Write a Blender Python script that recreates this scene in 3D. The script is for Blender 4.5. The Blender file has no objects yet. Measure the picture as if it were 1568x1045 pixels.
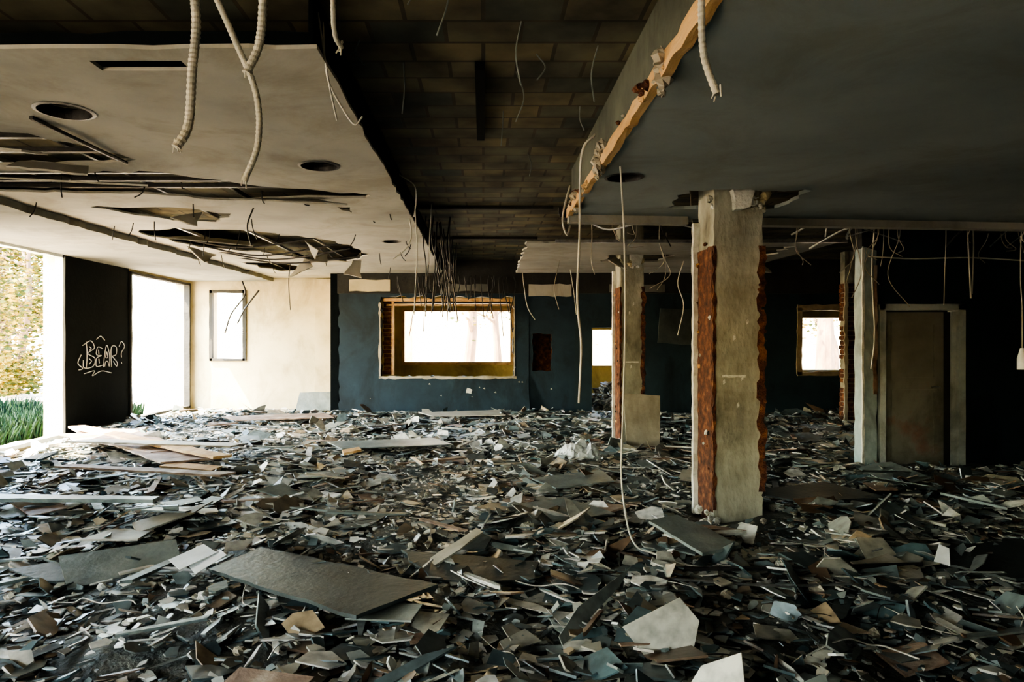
import bpy, math, random
from mathutils import Vector, Matrix, noise
from mathutils.geometry import tessellate_polygon
random.seed(7)
R = random.uniform
sc = bpy.context.scene
col = sc.collection

# ------------------------------------------------------------------ materials
def new_mat(name):
    m = bpy.data.materials.new(name); m.use_nodes = True
    nt = m.node_tree
    return m, nt, nt.nodes, nt.links, nt.nodes['Principled BSDF']

def ramp(nodes, stops, interp='LINEAR'):
    r = nodes.new('ShaderNodeValToRGB'); cr = r.color_ramp; cr.interpolation = interp
    while len(cr.elements) < len(stops): cr.elements.new(0.5)
    for e, (p, c) in zip(cr.elements, stops):
        e.position = p; e.color = (*c, 1)
    return r

def mat_noise(name, stops, scale=4, rough=0.8, bump=0.2, detail=8, metal=0, bscale=None, stretch=(1,1,1), grime=0.0, spec=0.5):
    m, nt, N, L, b = new_mat(name)
    tc = N.new('ShaderNodeTexCoord'); mp = N.new('ShaderNodeMapping')
    mp.inputs['Scale'].default_value = stretch
    L.new(tc.outputs['Object'], mp.inputs['Vector'])
    n = N.new('ShaderNodeTexNoise'); n.inputs['Scale'].default_value = scale
    n.inputs['Detail'].default_value = detail; n.inputs['Roughness'].default_value = 0.6
    L.new(mp.outputs[0], n.inputs['Vector'])
    r = ramp(N, stops); L.new(n.outputs['Fac'], r.inputs[0])
    out = r.outputs[0]
    if grime:
        g = N.new('ShaderNodeTexNoise'); g.inputs['Scale'].default_value = 1.3; g.inputs['Detail'].default_value = 10
        g.inputs['Roughness'].default_value = 0.7; g.inputs['Distortion'].default_value = 0.6
        mp2 = N.new('ShaderNodeMapping'); mp2.inputs['Location'].default_value = (5,3,9); mp2.inputs['Scale'].default_value = (1,1,0.6)
        L.new(tc.outputs['Object'], mp2.inputs['Vector']); L.new(mp2.outputs[0], g.inputs['Vector'])
        v = 1-grime
        gr = ramp(N, [(0.36,(v,v*0.97,v*0.9)),(0.52,(1,1,1))]); L.new(g.outputs['Fac'], gr.inputs[0])
        mx = N.new('ShaderNodeMix'); mx.data_type='RGBA'; mx.blend_type='MULTIPLY'; mx.inputs[0].default_value=1
        L.new(out, mx.inputs[6]); L.new(gr.outputs[0], mx.inputs[7]); out = mx.outputs[2]
    L.new(out, b.inputs['Base Color'])
    b.inputs['Roughness'].default_value = rough; b.inputs['Metallic'].default_value = metal
    b.inputs['Specular IOR Level'].default_value = spec
    n2 = N.new('ShaderNodeTexNoise'); n2.inputs['Scale'].default_value = bscale or scale * 8
    n2.inputs['Detail'].default_value = 6; L.new(mp.outputs[0], n2.inputs['Vector'])
    bp = N.new('ShaderNodeBump'); bp.inputs['Strength'].default_value = bump; bp.inputs['Distance'].default_value = 0.02
    L.new(n2.outputs['Fac'], bp.inputs['Height']); L.new(bp.outputs[0], b.inputs['Normal'])
    return m

def mat_island(name, stops, rough=0.5, spec=0.5):
    m, nt, N, L, b = new_mat(name)
    g = N.new('ShaderNodeNewGeometry')
    r = ramp(N, stops, 'CONSTANT'); L.new(g.outputs['Random Per Island'], r.inputs[0])
    tc = N.new('ShaderNodeTexCoord'); n = N.new('ShaderNodeTexNoise')
    n.inputs['Scale'].default_value = 14; n.inputs['Detail'].default_value = 6
    L.new(tc.outputs['Object'], n.inputs['Vector'])
    r2 = ramp(N, [(0.3, (0.5,)*3), (0.6, (1,)*3)]); L.new(n.outputs['Fac'], r2.inputs[0])
    mx = N.new('ShaderNodeMix'); mx.data_type = 'RGBA'; mx.blend_type = 'MULTIPLY'
    mx.inputs[0].default_value = 1
    L.new(r.outputs[0], mx.inputs[6]); L.new(r2.outputs[0], mx.inputs[7]); L.new(mx.outputs[2], b.inputs['Base Color'])
    b.inputs['Roughness'].default_value = rough
    b.inputs['Specular IOR Level'].default_value = spec
    bp = N.new('ShaderNodeBump'); bp.inputs['Strength'].default_value = 0.3; bp.inputs['Distance'].default_value = 0.01
    L.new(n.outputs['Fac'], bp.inputs['Height']); L.new(bp.outputs[0], b.inputs['Normal'])
    return m

M = {}
M['ceil'] = mat_noise('ceiling_plaster', [(0.3, (0.29,0.28,0.24)), (0.5, (0.39,0.375,0.32)), (0.7,(0.45,0.43,0.365))], 0.9, 0.9, 0.05, grime=0.2)
M['ceil_r'] = mat_noise('ceiling_plaster_grey', [(0.3, (0.25,0.29,0.275)), (0.6, (0.34,0.38,0.355))], 0.6, 0.9, 0.04, grime=0.12)
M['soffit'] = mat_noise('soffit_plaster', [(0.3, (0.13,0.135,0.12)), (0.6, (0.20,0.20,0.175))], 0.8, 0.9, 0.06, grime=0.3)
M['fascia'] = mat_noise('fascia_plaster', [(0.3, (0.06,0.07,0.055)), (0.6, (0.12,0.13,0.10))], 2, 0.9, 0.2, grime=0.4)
M['cream'] = mat_noise('cream_plaster', [(0.3, (0.40,0.34,0.20)), (0.55, (0.50,0.435,0.275)), (0.75, (0.56,0.495,0.33))], 1.6, 0.85, 0.15, grime=0.25)
M['blue'] = mat_noise('blue_wall_paint', [(0.3, (0.010,0.026,0.040)), (0.6, (0.017,0.041,0.060)), (0.78, (0.035,0.065,0.082))], 1.8, 0.7, 0.12, grime=0.45)
M['teal'] = mat_noise('dark_teal_paint', [(0.3, (0.010,0.024,0.032)), (0.6, (0.018,0.041,0.052)), (0.8, (0.042,0.060,0.065))], 1.5, 0.7, 0.15, grime=0.5)
M['olive'] = mat_noise('ochre_paint', [(0.3, (0.38,0.28,0.09)), (0.6, (0.53,0.40,0.14)), (0.8, (0.6,0.48,0.23))], 2.0, 0.8, 0.15, grime=0.35)
M['dullframe'] = mat_noise('dull_frame_paint', [(0.3, (0.16,0.13,0.08)), (0.6, (0.28,0.23,0.15)), (0.8, (0.38,0.33,0.24))], 4.0, 0.8, 0.15)
M['dark'] = mat_noise('dark_plaster', [(0.3, (0.02,0.020,0.018)), (0.65, (0.04,0.039,0.033)), (0.8,(0.09,0.085,0.07))], 2.5, 0.85, 0.3)  # dark mottled plaster with a few lighter flecks
M['black'] = mat_noise('black_paint_and_shade', [(0.3, (0.003,0.005,0.006)), (0.7, (0.006,0.009,0.010)), (0.9,(0.03,0.03,0.026))], 2.5, 0.95, 0.2, spec=0.15)  # also paints back-lit shade onto the window pier
M['concrete'] = mat_noise('column_concrete', [(0.28, (0.12,0.118,0.09)), (0.42, (0.28,0.27,0.21)), (0.58, (0.41,0.40,0.32)), (0.78, (0.60,0.585,0.49))], 3.0, 0.9, 0.6, stretch=(1,1,0.5), grime=0.4)
M['rust'] = mat_noise('rusty_brick', [(0.3, (0.03,0.012,0.008)), (0.5, (0.12,0.042,0.022)), (0.66, (0.27,0.115,0.05)), (0.8,(0.40,0.24,0.13))], 13, 0.85, 0.8)
M['wood'] = mat_noise('raw_timber', [(0.3, (0.36,0.20,0.08)), (0.5, (0.58,0.36,0.16)), (0.8, (0.68,0.5,0.28))], 6, 0.8, 0.4, stretch=(1,0.25,1))
M['oldwood'] = mat_noise('weathered_board', [(0.3, (0.12,0.07,0.045)), (0.5, (0.28,0.19,0.135)), (0.62, (0.42,0.32,0.24)), (0.8, (0.5,0.41,0.33))], 4, 0.7, 0.3)
M['white'] = mat_noise('broken_gypsum', [(0.3, (0.45,0.44,0.38)), (0.6, (0.7,0.69,0.62))], 9, 0.9, 0.6)
M['metal'] = mat_noise('galvanised_metal', [(0.3, (0.25,0.25,0.25)), (0.7, (0.5,0.5,0.48))], 12, 0.4, 0.1, metal=0.9)
M['darkmetal'] = mat_noise('dark_steel', [(0.3, (0.02,0.02,0.02)), (0.7, (0.06,0.055,0.05))], 12, 0.5, 0.2, metal=0.3)
M['conduit'] = mat_noise('conduit_pvc', [(0.3, (0.46,0.44,0.35)), (0.7, (0.6,0.57,0.47))], 8, 0.5, 0.05)
M['wire'] = mat_noise('white_cable', [(0.3, (0.5,0.48,0.4)), (0.7, (0.65,0.63,0.55))], 8, 0.5, 0.05)
M['blackwire'] = mat_noise('black_cable', [(0.3, (0.012,)*3), (0.7, (0.03,)*3)], 8, 0.4, 0.05)
M['board'] = mat_noise('grey_board', [(0.3, (0.12,0.145,0.14)), (0.55, (0.22,0.25,0.23)), (0.8, (0.35,0.36,0.32))], 3, 0.45, 0.3, grime=0.4)  # cooled towards the sky's tint, as is the dark board
M['darkboard'] = mat_noise('dark_board', [(0.3, (0.04,0.052,0.051)), (0.6, (0.075,0.090,0.085)), (0.8, (0.13,0.145,0.13))], 3, 0.5, 0.3, grime=0.4)
M['tanboard'] = mat_noise('tan_board', [(0.3, (0.33,0.29,0.22)), (0.6, (0.47,0.43,0.34)), (0.8, (0.56,0.52,0.43))], 3, 0.6, 0.2, grime=0.3)
M['paper'] = mat_noise('white_paper', [(0.3, (0.7,0.7,0.68)), (0.7, (0.85,0.85,0.84))], 6, 0.6, 0.1)
M['plastic'] = mat_noise('white_plastic', [(0.3, (0.75,0.77,0.76)), (0.7, (0.88,0.9,0.9))], 6, 0.25, 0.1)
M['frame'] = mat_noise('frame_paint', [(0.3, (0.46,0.52,0.51)), (0.6, (0.64,0.68,0.66)), (0.8, (0.74,0.76,0.73))], 5, 0.6, 0.2, grime=0.35)
M['jamb'] = mat_noise('jamb_paint', [(0.3, (0.26,0.33,0.33)), (0.6, (0.38,0.45,0.45)), (0.8, (0.54,0.58,0.56))], 5, 0.6, 0.2, grime=0.4)
M['door'] = mat_noise('door_paint', [(0.3, (0.18,0.18,0.15)), (0.55, (0.28,0.28,0.235)), (0.66, (0.32,0.19,0.15)), (0.85, (0.38,0.14,0.11))], 1.5, 0.6, 0.2, grime=0.35)
M['graffiti'] = mat_noise('graffiti_paint', [(0.3, (0.6,0.61,0.59)), (0.7, (0.78,0.79,0.78))], 6, 0.6, 0.0)
M['sand'] = mat_noise('pale_ground', [(0.3, (0.52,0.44,0.33)), (0.6, (0.68,0.60,0.48))], 0.8, 0.95, 0.3)
M['grass'] = mat_island('grass_blades', [(0, (0.003,0.018,0.009)), (0.4, (0.005,0.028,0.012)), (0.8, (0.012,0.042,0.010))], 0.8, 0.2)
M['leaf'] = mat_island('foliage', [(0, (0.05,0.055,0.005)), (0.35, (0.14,0.105,0.007)), (0.65, (0.26,0.17,0.015)), (0.85, (0.022,0.036,0.005))], 0.8, 0.2)
M['bark'] = mat_noise('bark', [(0.3, (0.07,0.04,0.025)), (0.6, (0.16,0.10,0.06)), (0.8, (0.28,0.19,0.13))], 4, 0.9, 0.6, stretch=(1,1,0.3))
M['floor'] = mat_noise('dusty_floor', [(0.3, (0.045,0.057,0.056)), (0.5, (0.11,0.122,0.112)), (0.7, (0.22,0.22,0.185))], 9, 0.55, 0.9, bscale=40)
M['shards'] = mat_island('rubble_shards', [(0, (0.075,0.105,0.108)), (0.15, (0.15,0.19,0.19)), (0.36, (0.27,0.295,0.27)),
    (0.55, (0.14,0.09,0.055)), (0.61, (0.42,0.40,0.32)), (0.72, (0.10,0.16,0.17)), (0.83, (0.64,0.63,0.56)), (0.93, (0.40,0.30,0.19)), (0.96, (0.82,0.81,0.76))], 0.34, 0.8)  # blue-green of the skylight is mixed into these chip colours
M['shards_pale'] = mat_island('plaster_and_light_shards', [(0, (0.19,0.21,0.195)), (0.17, (0.40,0.39,0.33)), (0.38, (0.62,0.60,0.52)),
    (0.60, (0.18,0.14,0.095)), (0.68, (0.50,0.41,0.29)), (0.76, (0.82,0.80,0.74))], 0.40, 0.8)  # pale plaster chips, also used to paint brightness into the mid-floor

m, nt, N, L, b = new_mat('block_slab')
tc = N.new('ShaderNodeTexCoord'); br = N.new('ShaderNodeTexBrick')
L.new(tc.outputs['Object'], br.inputs['Vector'])
br.inputs['Color1'].default_value = (0.24,0.205,0.125,1); br.inputs['Color2'].default_value = (0.085,0.105,0.088,1)
br.inputs['Mortar'].default_value = (0.09,0.08,0.058,1); br.inputs['Scale'].default_value = 1.0
br.inputs['Mortar Size'].default_value = 0.012; br.inputs['Brick Width'].default_value = 0.4; br.inputs['Row Height'].default_value = 0.25
br.offset = 0.5
n = N.new('ShaderNodeTexNoise'); n.inputs['Scale'].default_value = 2.2; n.inputs['Detail'].default_value = 8
L.new(tc.outputs['Object'], n.inputs['Vector'])
r = ramp(N, [(0.35, (0.3,0.3,0.3)), (0.65, (1.0,0.98,0.9))]); L.new(n.outputs['Fac'], r.inputs[0])
mx = N.new('ShaderNodeMix'); mx.data_type = 'RGBA'; mx.blend_type = 'MULTIPLY'; mx.inputs[0].default_value = 1
L.new(br.outputs['Color'], mx.inputs[6]); L.new(r.outputs[0], mx.inputs[7]); L.new(mx.outputs[2], b.inputs['Base Color'])
b.inputs['Roughness'].default_value = 0.9
bp = N.new('ShaderNodeBump'); bp.inputs['Strength'].default_value = 0.4; bp.inputs['Distance'].default_value = 0.02
L.new(br.outputs['Fac'], bp.inputs['Height']); bp.invert = True; L.new(bp.outputs[0], b.inputs['Normal'])
M['slab'] = m

# ------------------------------------------------------------------ mesh builder
class MB:
    def __init__(s): s.v=[]; s.f=[]; s.m=[]; s.mats=[]
    def mi(s, k):
        if k not in s.mats: s.mats.append(k)
        return s.mats.index(k)
    def add(s, vs, fs, k):
        o=len(s.v); s.v+= [tuple(x) for x in vs]; i=s.mi(k)
        for f in fs: s.f.append([o+j for j in f]); s.m.append(i)
    def box(s, x0,x1,y0,y1,z0,z1,k, mat=None):
        vs=[Vector(p) for p in [(x0,y0,z0),(x1,y0,z0),(x1,y1,z0),(x0,y1,z0),(x0,y0,z1),(x1,y0,z1),(x1,y1,z1),(x0,y1,z1)]]
        if mat: vs=[mat@v for v in vs]
        s.add(vs,[(3,2,1,0),(4,5,6,7),(0,1,5,4),(1,2,6,5),(2,3,7,6),(3,0,4,7)],k)
    def prism(s, outer, holes, mapf, t0, t1, k):
        loops=[outer]+list(holes)
        tri=tessellate_polygon([[Vector((a,b,0)) for a,b in lp] for lp in loops])
        flat=[p for lp in loops for p in lp]; n=len(flat)
        vs=[mapf(a,b,t0) for a,b in flat]+[mapf(a,b,t1) for a,b in flat]
        fs=[tuple(t) for t in tri]+[tuple(n+i for i in reversed(t)) for t in tri]
        o=0
        for lp in loops:
            c=len(lp)
            for i in range(c):
                j=(i+1)%c; fs.append((o+i,o+j,n+o+j,n+o+i))
            o+=c
        s.add(vs,fs,k)
    def tube(s, pts, rad, k, seg=7, corr=0, cyclic=False):
        P=spline(pts, 0.01 if corr else None)
        T=[]
        for i in range(len(P)):
            a=P[max(0,i-1)]; c=P[min(len(P)-1,i+1)]; d=(c-a)
            T.append(d.normalized() if d.length>1e-7 else Vector((0,0,1)))
        up=Vector((1,0,0)) if abs(T[0].x)<0.8 else Vector((0,1,0))
        nrm=(up-T[0]*up.dot(T[0])).normalized()
        vs=[];fs=[]
        for i,p in enumerate(P):
            nrm=(nrm-T[i]*nrm.dot(T[i])).normalized(); bi=T[i].cross(nrm)
            rr = rad(i/(len(P)-1)) if callable(rad) else rad
            if corr and i%2: rr*=1-corr
            for q in range(seg):
                a=2*math.pi*q/seg; vs.append(p+nrm*math.cos(a)*rr+bi*math.sin(a)*rr)
        for i in range(len(P)-1):
            for q in range(seg):
                w=(q+1)%seg; fs.append((i*seg+q,i*seg+w,(i+1)*seg+w,(i+1)*seg+q))
        fs.append(tuple(reversed(range(seg)))); fs.append(tuple((len(P)-1)*seg+q for q in range(seg)))
        s.add(vs,fs,k)
    def rock(s, c, sz, k, flat=1.0):
        vs=[];rings=4;seg=7
        for i in range(rings+1):
            ph=math.pi*i/rings
            for q in range(seg):
                a=2*math.pi*q/seg+0.3*i; rr=sz*R(0.7,1.25)
                vs.append(Vector((math.sin(ph)*math.cos(a)*rr+c[0],math.sin(ph)*math.sin(a)*rr+c[1],math.cos(ph)*rr*flat+c[2])))
        fs=[]
        for i in range(rings):
            for q in range(seg):
                w=(q+1)%seg; fs.append((i*seg+q,(i+1)*seg+q,(i+1)*seg+w,i*seg+w))
        s.add(vs,fs,k)
    def out(s, name, smooth=False):
        me=bpy.data.meshes.new(name); me.from_pydata(s.v,[],s.f)
        for k in s.mats: me.materials.append(M[k])
        me.polygons.foreach_set('material_index', s.m)
        if smooth: me.polygons.foreach_set('use_smooth',[True]*len(me.polygons))
        me.update(); o=bpy.data.objects.new(name,me); col.objects.link(o); return o

def spline(pts, step=None):
    P=[Vector(p) for p in pts]
    if len(P)==2: 
        n= max(2,int((P[1]-P[0]).length/step)) if step else 2
        return [P[0].lerp(P[1],i/n) for i in range(n+1)]
    Q=[2*P[0]-P[1]]+P+[2*P[-1]-P[-2]]; out=[]
    for i in range(1,len(Q)-2):
        a,b,c,d=Q[i-1:i+3]; n=max(2,int((c-b).length/step)) if step else 8
        for j in range(n):
            t=j/n
            out.append(0.5*((2*b)+(c-a)*t+(2*a-5*b+4*c-d)*t*t+(3*b-a-3*c+d)*t**3))
    out.append(P[-1]); return out

XY=lambda z: (lambda a,b,t: Vector((a,b,z+t)))
XZ=lambda y: (lambda a,b,t: Vector((a,y+t,b)))
YZ=lambda x: (lambda a,b,t: Vector((x+t,a,b)))
def rect(a0,b0,a1,b1): return [(a0,b0),(a1,b0),(a1,b1),(a0,b1)]
def ragged(pts, amp=0.03, step=0.12, edges=None):
    out=[]; n=len(pts)
    for i in range(n):
        a=Vector(pts[i]); b=Vector(pts[(i+1)%n]); out.append(tuple(a))
        if edges is not None and i not in edges: continue
        d=b-a; c=max(1,int(d.length/step)); pr=Vector((-d.y,d.x)).normalized()
        for j in range(1,c):
            p=a+d*((j+R(-0.3,0.3))/c)+pr*R(-amp,amp); out.append(tuple(p))
    return out
def circ(x,y,r,n=20,j=0.0): return [(x+math.cos(2*math.pi*i/n)*r*(1+R(-j,j)),y+math.sin(2*math.pi*i/n)*r*(1+R(-j,j))) for i in range(n)]

SLAB=3.15; CL=2.88; CR=2.70
# ------------------------------------------------------------------ room shell
b=MB(); b.box(-6.6,9.6,-3.2,16.3,-0.2,0.0,'floor'); b.out('floor')
b=MB(); b.prism([(-6.6,-3.2),(9.6,-3.2),(9.6,16.3),(-3.05,16.3),(-3.05,14.9),(-6.6,14.9)],[],XY(SLAB),0,0.25,'slab'); b.out('ceiling')

b=MB()
FILL_OPENING=(-0.4,1.5,0.7,2.3)  # unseen opening, added to light the foreground from the left
b.prism(rect(-3.2,0,14.9,SLAB),[ragged(rect(7.7,0.11,10.13,2.80),0.012,0.2),ragged(rect(12.03,0.13,14.48,2.75),0.012,0.2),rect(FILL_OPENING[0],FILL_OPENING[2],FILL_OPENING[1],FILL_OPENING[3])],YZ(-6.53),0,0.28,'cream')
b.prism(ragged(rect(10.17,0.0,12.0,2.84),0.02,0.15),[],YZ(-6.25),0,0.02,'black')  # black sheet stands in for the pier's back-lit shade
b.out('wall_left')
for i,(y0,y1,z0,z1) in enumerate([(7.7,10.13,0.11,2.80),(12.03,14.48,0.13,2.75),FILL_OPENING]):
    b=MB(); w=0.05
    for (a0,a1,c0,c1) in [(y0,y1,z0-0.03,z0+0.03),(y0,y1,z1-0.04,z1+0.01),(y0-0.01,y0+w,z0,z1),(y1-w,y1+0.01,z0,z1)]:
        b.prism(ragged(rect(a0,c0,a1,c1),0.008,0.2),[],YZ(-6.33),0,0.12,'dark' if i!=0 else 'frame')
    b.out('window_%d'%(i+1))  # the third frames the added, unseen fill opening

b=MB()
b.prism(rect(-6.25,0,-2.9,SLAB),[rect(-5.80,1.15,-5.13,2.58)],XZ(14.6),0,0.28,'cream')
b.prism(ragged(rect(-3.58,0,-2.9,2.86),0.01,0.2),[],XZ(14.5),0,0.1,'cream')
b.out('wall_back_left')
b=MB()
for r_ in [(-5.84,1.11,-5.09,1.16),(-5.84,2.56,-5.09,2.62),(-5.85,1.11,-5.79,2.62),(-5.14,1.11,-5.07,2.62)]:
    b.prism(ragged(rect(*r_),0.006,0.2),[],XZ(14.56),0,0.1,'dark')
b.out('window_4')
b=MB(); b.box(-3.05,-2.9,13.77,16.3,0,SLAB,'olive'); b.out('wall_return')

b=MB()
b.prism([(-2.88,0)]+[(1.82,0),(1.82,2.48)]+ragged([(-2.88,2.48),(-2.88,0)],0.02,0.12,[0]),[ragged(rect(-2.04,0.82,0.61,2.41),0.035,0.09),ragged(rect(0.976,0.94,1.366,1.67),0.02,0.06)],XZ(13.6),0,0.16,'blue')
b.box(-3.05,-2.885,13.62,13.76,0,SLAB,'black')
b.prism(ragged(rect(-2.08,0.78,0.66,0.83),0.014,0.07),[],XZ(13.585),0,0.02,'tanboard')
b.prism(ragged(rect(0.60,0.8,0.63,2.42),0.012,0.07),[],XZ(13.585),0,0.02,'tanboard')
b.prism(ragged(rect(-2.08,0.8,-2.04,2.3),0.014,0.07),[],XZ(13.585),0,0.02,'tanboard')
b.prism(ragged(rect(0.885,0,0.91,2.45),0.004,0.2),[],XZ(13.585),0,0.02,'blue')
b.prism(ragged([(-0.35,0.5),(-0.24,0.48),(-0.22,0.56),(-0.32,0.6)],0.01,0.04),[],XZ(13.59),0,0.012,'white')
for i in range(10):
    cx=R(-2.7,1.7); cz=R(0.3,0.75); s=R(0.01,0.03); b.prism([(cx-s,cz),(cx+s,cz-s*.5),(cx+s*.5,cz+s)],[],XZ(13.593),0,0.01,'tanboard')
b.out('wall_back')
b=MB(); b.box(0.95,1.39,13.9,13.92,0.9,1.7,'rust'); b.box(0.95,0.975,13.76,13.9,0.9,1.7,'rust'); b.box(1.367,1.39,13.76,13.9,0.9,1.7,'rust'); b.out('wall_niche')
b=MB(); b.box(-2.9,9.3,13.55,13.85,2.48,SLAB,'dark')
for (x0,z0,x1,z1,k) in [(-2.66,2.52,-1.85,2.75,'cream'),(-0.65,2.52,0.1,2.66,'soffit'),(0.9,2.42,1.75,2.66,'ceil'),(2.5,2.5,3.6,2.66,'soffit')]:
    b.prism(ragged(rect(x0,z0,x1,z1),0.012,0.12),[],XZ(13.53),0,0.025,k)
b.out('trim_1')
b=MB()
b.prism([(1.82,0),(2.16,0),(2.16,1.80),(2.9,1.80),(2.9,0),(9.3,0),(9.3,2.48),(1.82,2.48)],[ragged(rect(6.30,0.9,7.25,2.19),0.02,0.1)],XZ(13.6),0,0.16,'teal')
b.out('wall_back_right')
b=MB()
for r_ in [(6.25,2.14,7.3,2.26),(6.24,0.86,6.34,2.2),(6.25,0.84,7.3,0.92)]:
    b.prism(ragged(rect(*r_),0.01,0.12),[],XZ(13.57),0,0.2,'dullframe')
b.out('window_6')
b=MB()
b.prism(rect(-3.05,0,9.6,SLAB),[rect(-1.87,1.03,0.66,2.25),rect(2.56,0.96,3.4,1.8),rect(7.35,0.86,8.55,2.08)],XZ(16.0),0,0.3,'olive')
b.out('wall_outer')
b=MB()
for i,(x0,z0,x1,z1) in enumerate([(-1.87,1.03,0.66,2.25)]):
    for r_ in [(x0-.04,z0-.05,x1+.04,z0+0.02),(x0-.04,z1-.02,x1+.04,z1+.05),(x0-.04,z0,x0+.03,z1),(x1-.03,z0,x1+.04,z1)]:
        b.prism(rect(*r_),[],XZ(15.95),0,0.12,'wood')
b.out('window_5')
b=MB()
for i in range(18):
    z=0.86+i*0.085
    b.box(-2.02+R(-.02,.02),-1.84+R(-.02,.03),13.78,13.98,z,z+0.07,'rust')
b.box(-1.84,-1.8,13.7,13.8,0.85,2.35,'wood')
b.out('brick_jamb')
b=MB()
b.box(-2.0,0.6,13.66,13.74,2.33,2.39,'wood'); b.box(-1.95,0.58,13.7,13.76,2.24,2.27,'wood')
b.box(-1.8,0.55,13.8,13.9,2.29,2.33,'darkmetal')
b.out('window_lintel')

b=MB(); b.box(9.3,9.6,-3.2,16.3,0,SLAB,'teal'); b.out('wall_right')
b=MB(); b.prism(rect(-6.53,0,9.6,SLAB),[rect(-4.6,0.9,-2.7,2.3)],XZ(-3.2),0,0.25,'dark'); b.out('wall_front')  # wall out of view; its hole is added to throw fill light forward

b=MB()
b.prism([(4.58,0),(4.63,0),(4.63,1.92),(5.60,1.92),(5.60,0),(9.3,0),(9.3,SLAB),(4.58,SLAB)],[],XZ(8.0),0,0.15,'teal')
b.out('wall_partition')
b=MB()
b.prism(ragged([(4.41,0),(4.57,0),(4.57,2.57),(4.41,2.62)],0.010,0.15),[],XZ(7.93),0,0.18,'jamb')
b.prism(ragged(rect(4.395,0.02,4.42,2.6),0.008,0.1),[],XZ(7.915),0,0.02,'white')
b.prism(ragged(rect(4.53,0.9,4.57,2.4),0.012,0.1),[],XZ(7.915),0,0.02,'oldwood')
b.box(4.41,4.58,7.95,8.15,2.6,SLAB,'dark')
b.out('trim_2')
b=MB()
for r_ in [(4.62,0,4.69,1.95),(5.54,0,5.62,1.95),(4.62,1.88,5.62,1.95)]:
    b.prism(ragged(rect(*r_),0.003,0.2),[],XZ(7.95),0,0.2,'frame')
b.prism(rect(4.72,0.03,5.42,1.86),[],XZ(8.04),0,0.04,'door')
b.prism(rect(4.80,1.05,5.34,1.75),[rect(4.84,1.09,5.30,1.71)],XZ(8.025),0,0.02,'door')
b.prism(rect(4.80,0.15,5.34,0.95),[rect(4.84,0.19,5.30,0.91)],XZ(8.025),0,0.02,'door')
b.box(5.43,5.5,8.0,8.1,0.03,1.86,'dark'); b.box(5.47,5.53,7.98,8.1,0.0,1.86,'frame')
b.tube([(5.33,8.03,0.98),(5.33,7.98,0.98),(5.24,7.975,0.975)],0.012,'metal')
b.out('door_1')

# ------------------------------------------------------------------ dropped ceilings
b=MB()
holes=[
 rect(-1.93,3.34,-1.48,3.46),
 circ(-2.49,4.06,0.155),
 ragged([(-4.6,4.35),(-3.5,4.3),(-3.0,4.5),(-2.75,4.9),(-2.62,5.15),(-3.2,5.25),(-4.6,5.3)],0.05,0.13),
 circ(-1.28,5.32,0.15),
 ragged([(-6.0,5.5),(-4.2,5.55),(-2.6,5.52),(-2.35,5.75),(-1.75,6.1),(-1.05,6.38),(-1.12,6.5),(-1.8,6.5),(-2.4,6.62),(-3.2,6.3),(-6.0,6.1)],0.05,0.14),
 ragged([(-4.0,6.95),(-3.2,6.95),(-2.7,7.3),(-3.05,7.8),(-3.5,7.7)],0.06,0.12),
 ragged([(-4.3,8.5),(-3.7,8.2),(-2.8,8.5),(-2.3,9.0),(-1.9,9.6),(-1.8,10.6),(-2.3,11.7),(-2.9,11.3),(-3.3,10.5),(-4.1,9.8)],0.09,0.16),
 circ(-1.25,9.3,0.12), ragged([(-1.5,6.95),(-1.35,6.95),(-1.4,7.25)],0.02,0.06),
 ragged([(-4.2,11.6),(-3.5,11.9),(-3.1,12.9),(-3.9,13.2)],0.08,0.2),
]
outer=[(-6.23,3.2)]+ragged([(-6.23,3.2),(-0.78,3.2),(-0.80,14.55),(-6.23,14.55)],0.012,0.15,[0,1])[1:]
b.prism(outer,holes,XY(CL),0,0.02,'ceil')
b.out('dropped_ceiling')
b=MB()
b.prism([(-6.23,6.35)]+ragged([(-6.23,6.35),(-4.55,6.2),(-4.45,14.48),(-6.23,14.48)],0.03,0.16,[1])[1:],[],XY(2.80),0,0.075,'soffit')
b.out('window_soffit')
b=MB()
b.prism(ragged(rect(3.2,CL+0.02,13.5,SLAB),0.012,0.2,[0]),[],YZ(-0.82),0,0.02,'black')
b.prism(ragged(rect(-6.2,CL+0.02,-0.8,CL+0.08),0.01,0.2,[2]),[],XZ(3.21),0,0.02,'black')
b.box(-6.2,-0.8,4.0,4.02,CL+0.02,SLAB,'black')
b.out('trim_3')

b=MB()
outer=ragged([(0.82,0.2),(9.25,0.2),(9.25,7.3),(0.80,6.5)],0.014,0.14,[3])
b.prism(outer,[ragged(rect(1.62,5.38,2.6,6.1),0.05,0.09),circ(1.02,4.95,0.13,20)],XY(CR),0,0.03,'ceil_r')
b.out('dropped_ceiling')
b=MB()
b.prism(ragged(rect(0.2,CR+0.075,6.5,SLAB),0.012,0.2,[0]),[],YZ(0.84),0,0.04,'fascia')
b.prism(ragged(rect(0.2,CR-0.01,6.5,CR+0.07),0.014,0.10),[],YZ(0.79),0,0.045,'wood')
for i in range(26):
    y=R(1.5,6.4); b.rock((0.79,y,CR+R(0.0,0.1)),R(0.012,0.035),random.choice(['wood','tanboard','rust']),0.8)
for y in (3.1,4.55,4.75,5.9): 
    for j in range(5): b.rock((0.80+R(-.03,.03),y+R(-.1,.1),CR+R(-0.05,0.12)),R(0.02,0.045),'tanboard')
b.out('trim_4')
b=MB()
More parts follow.
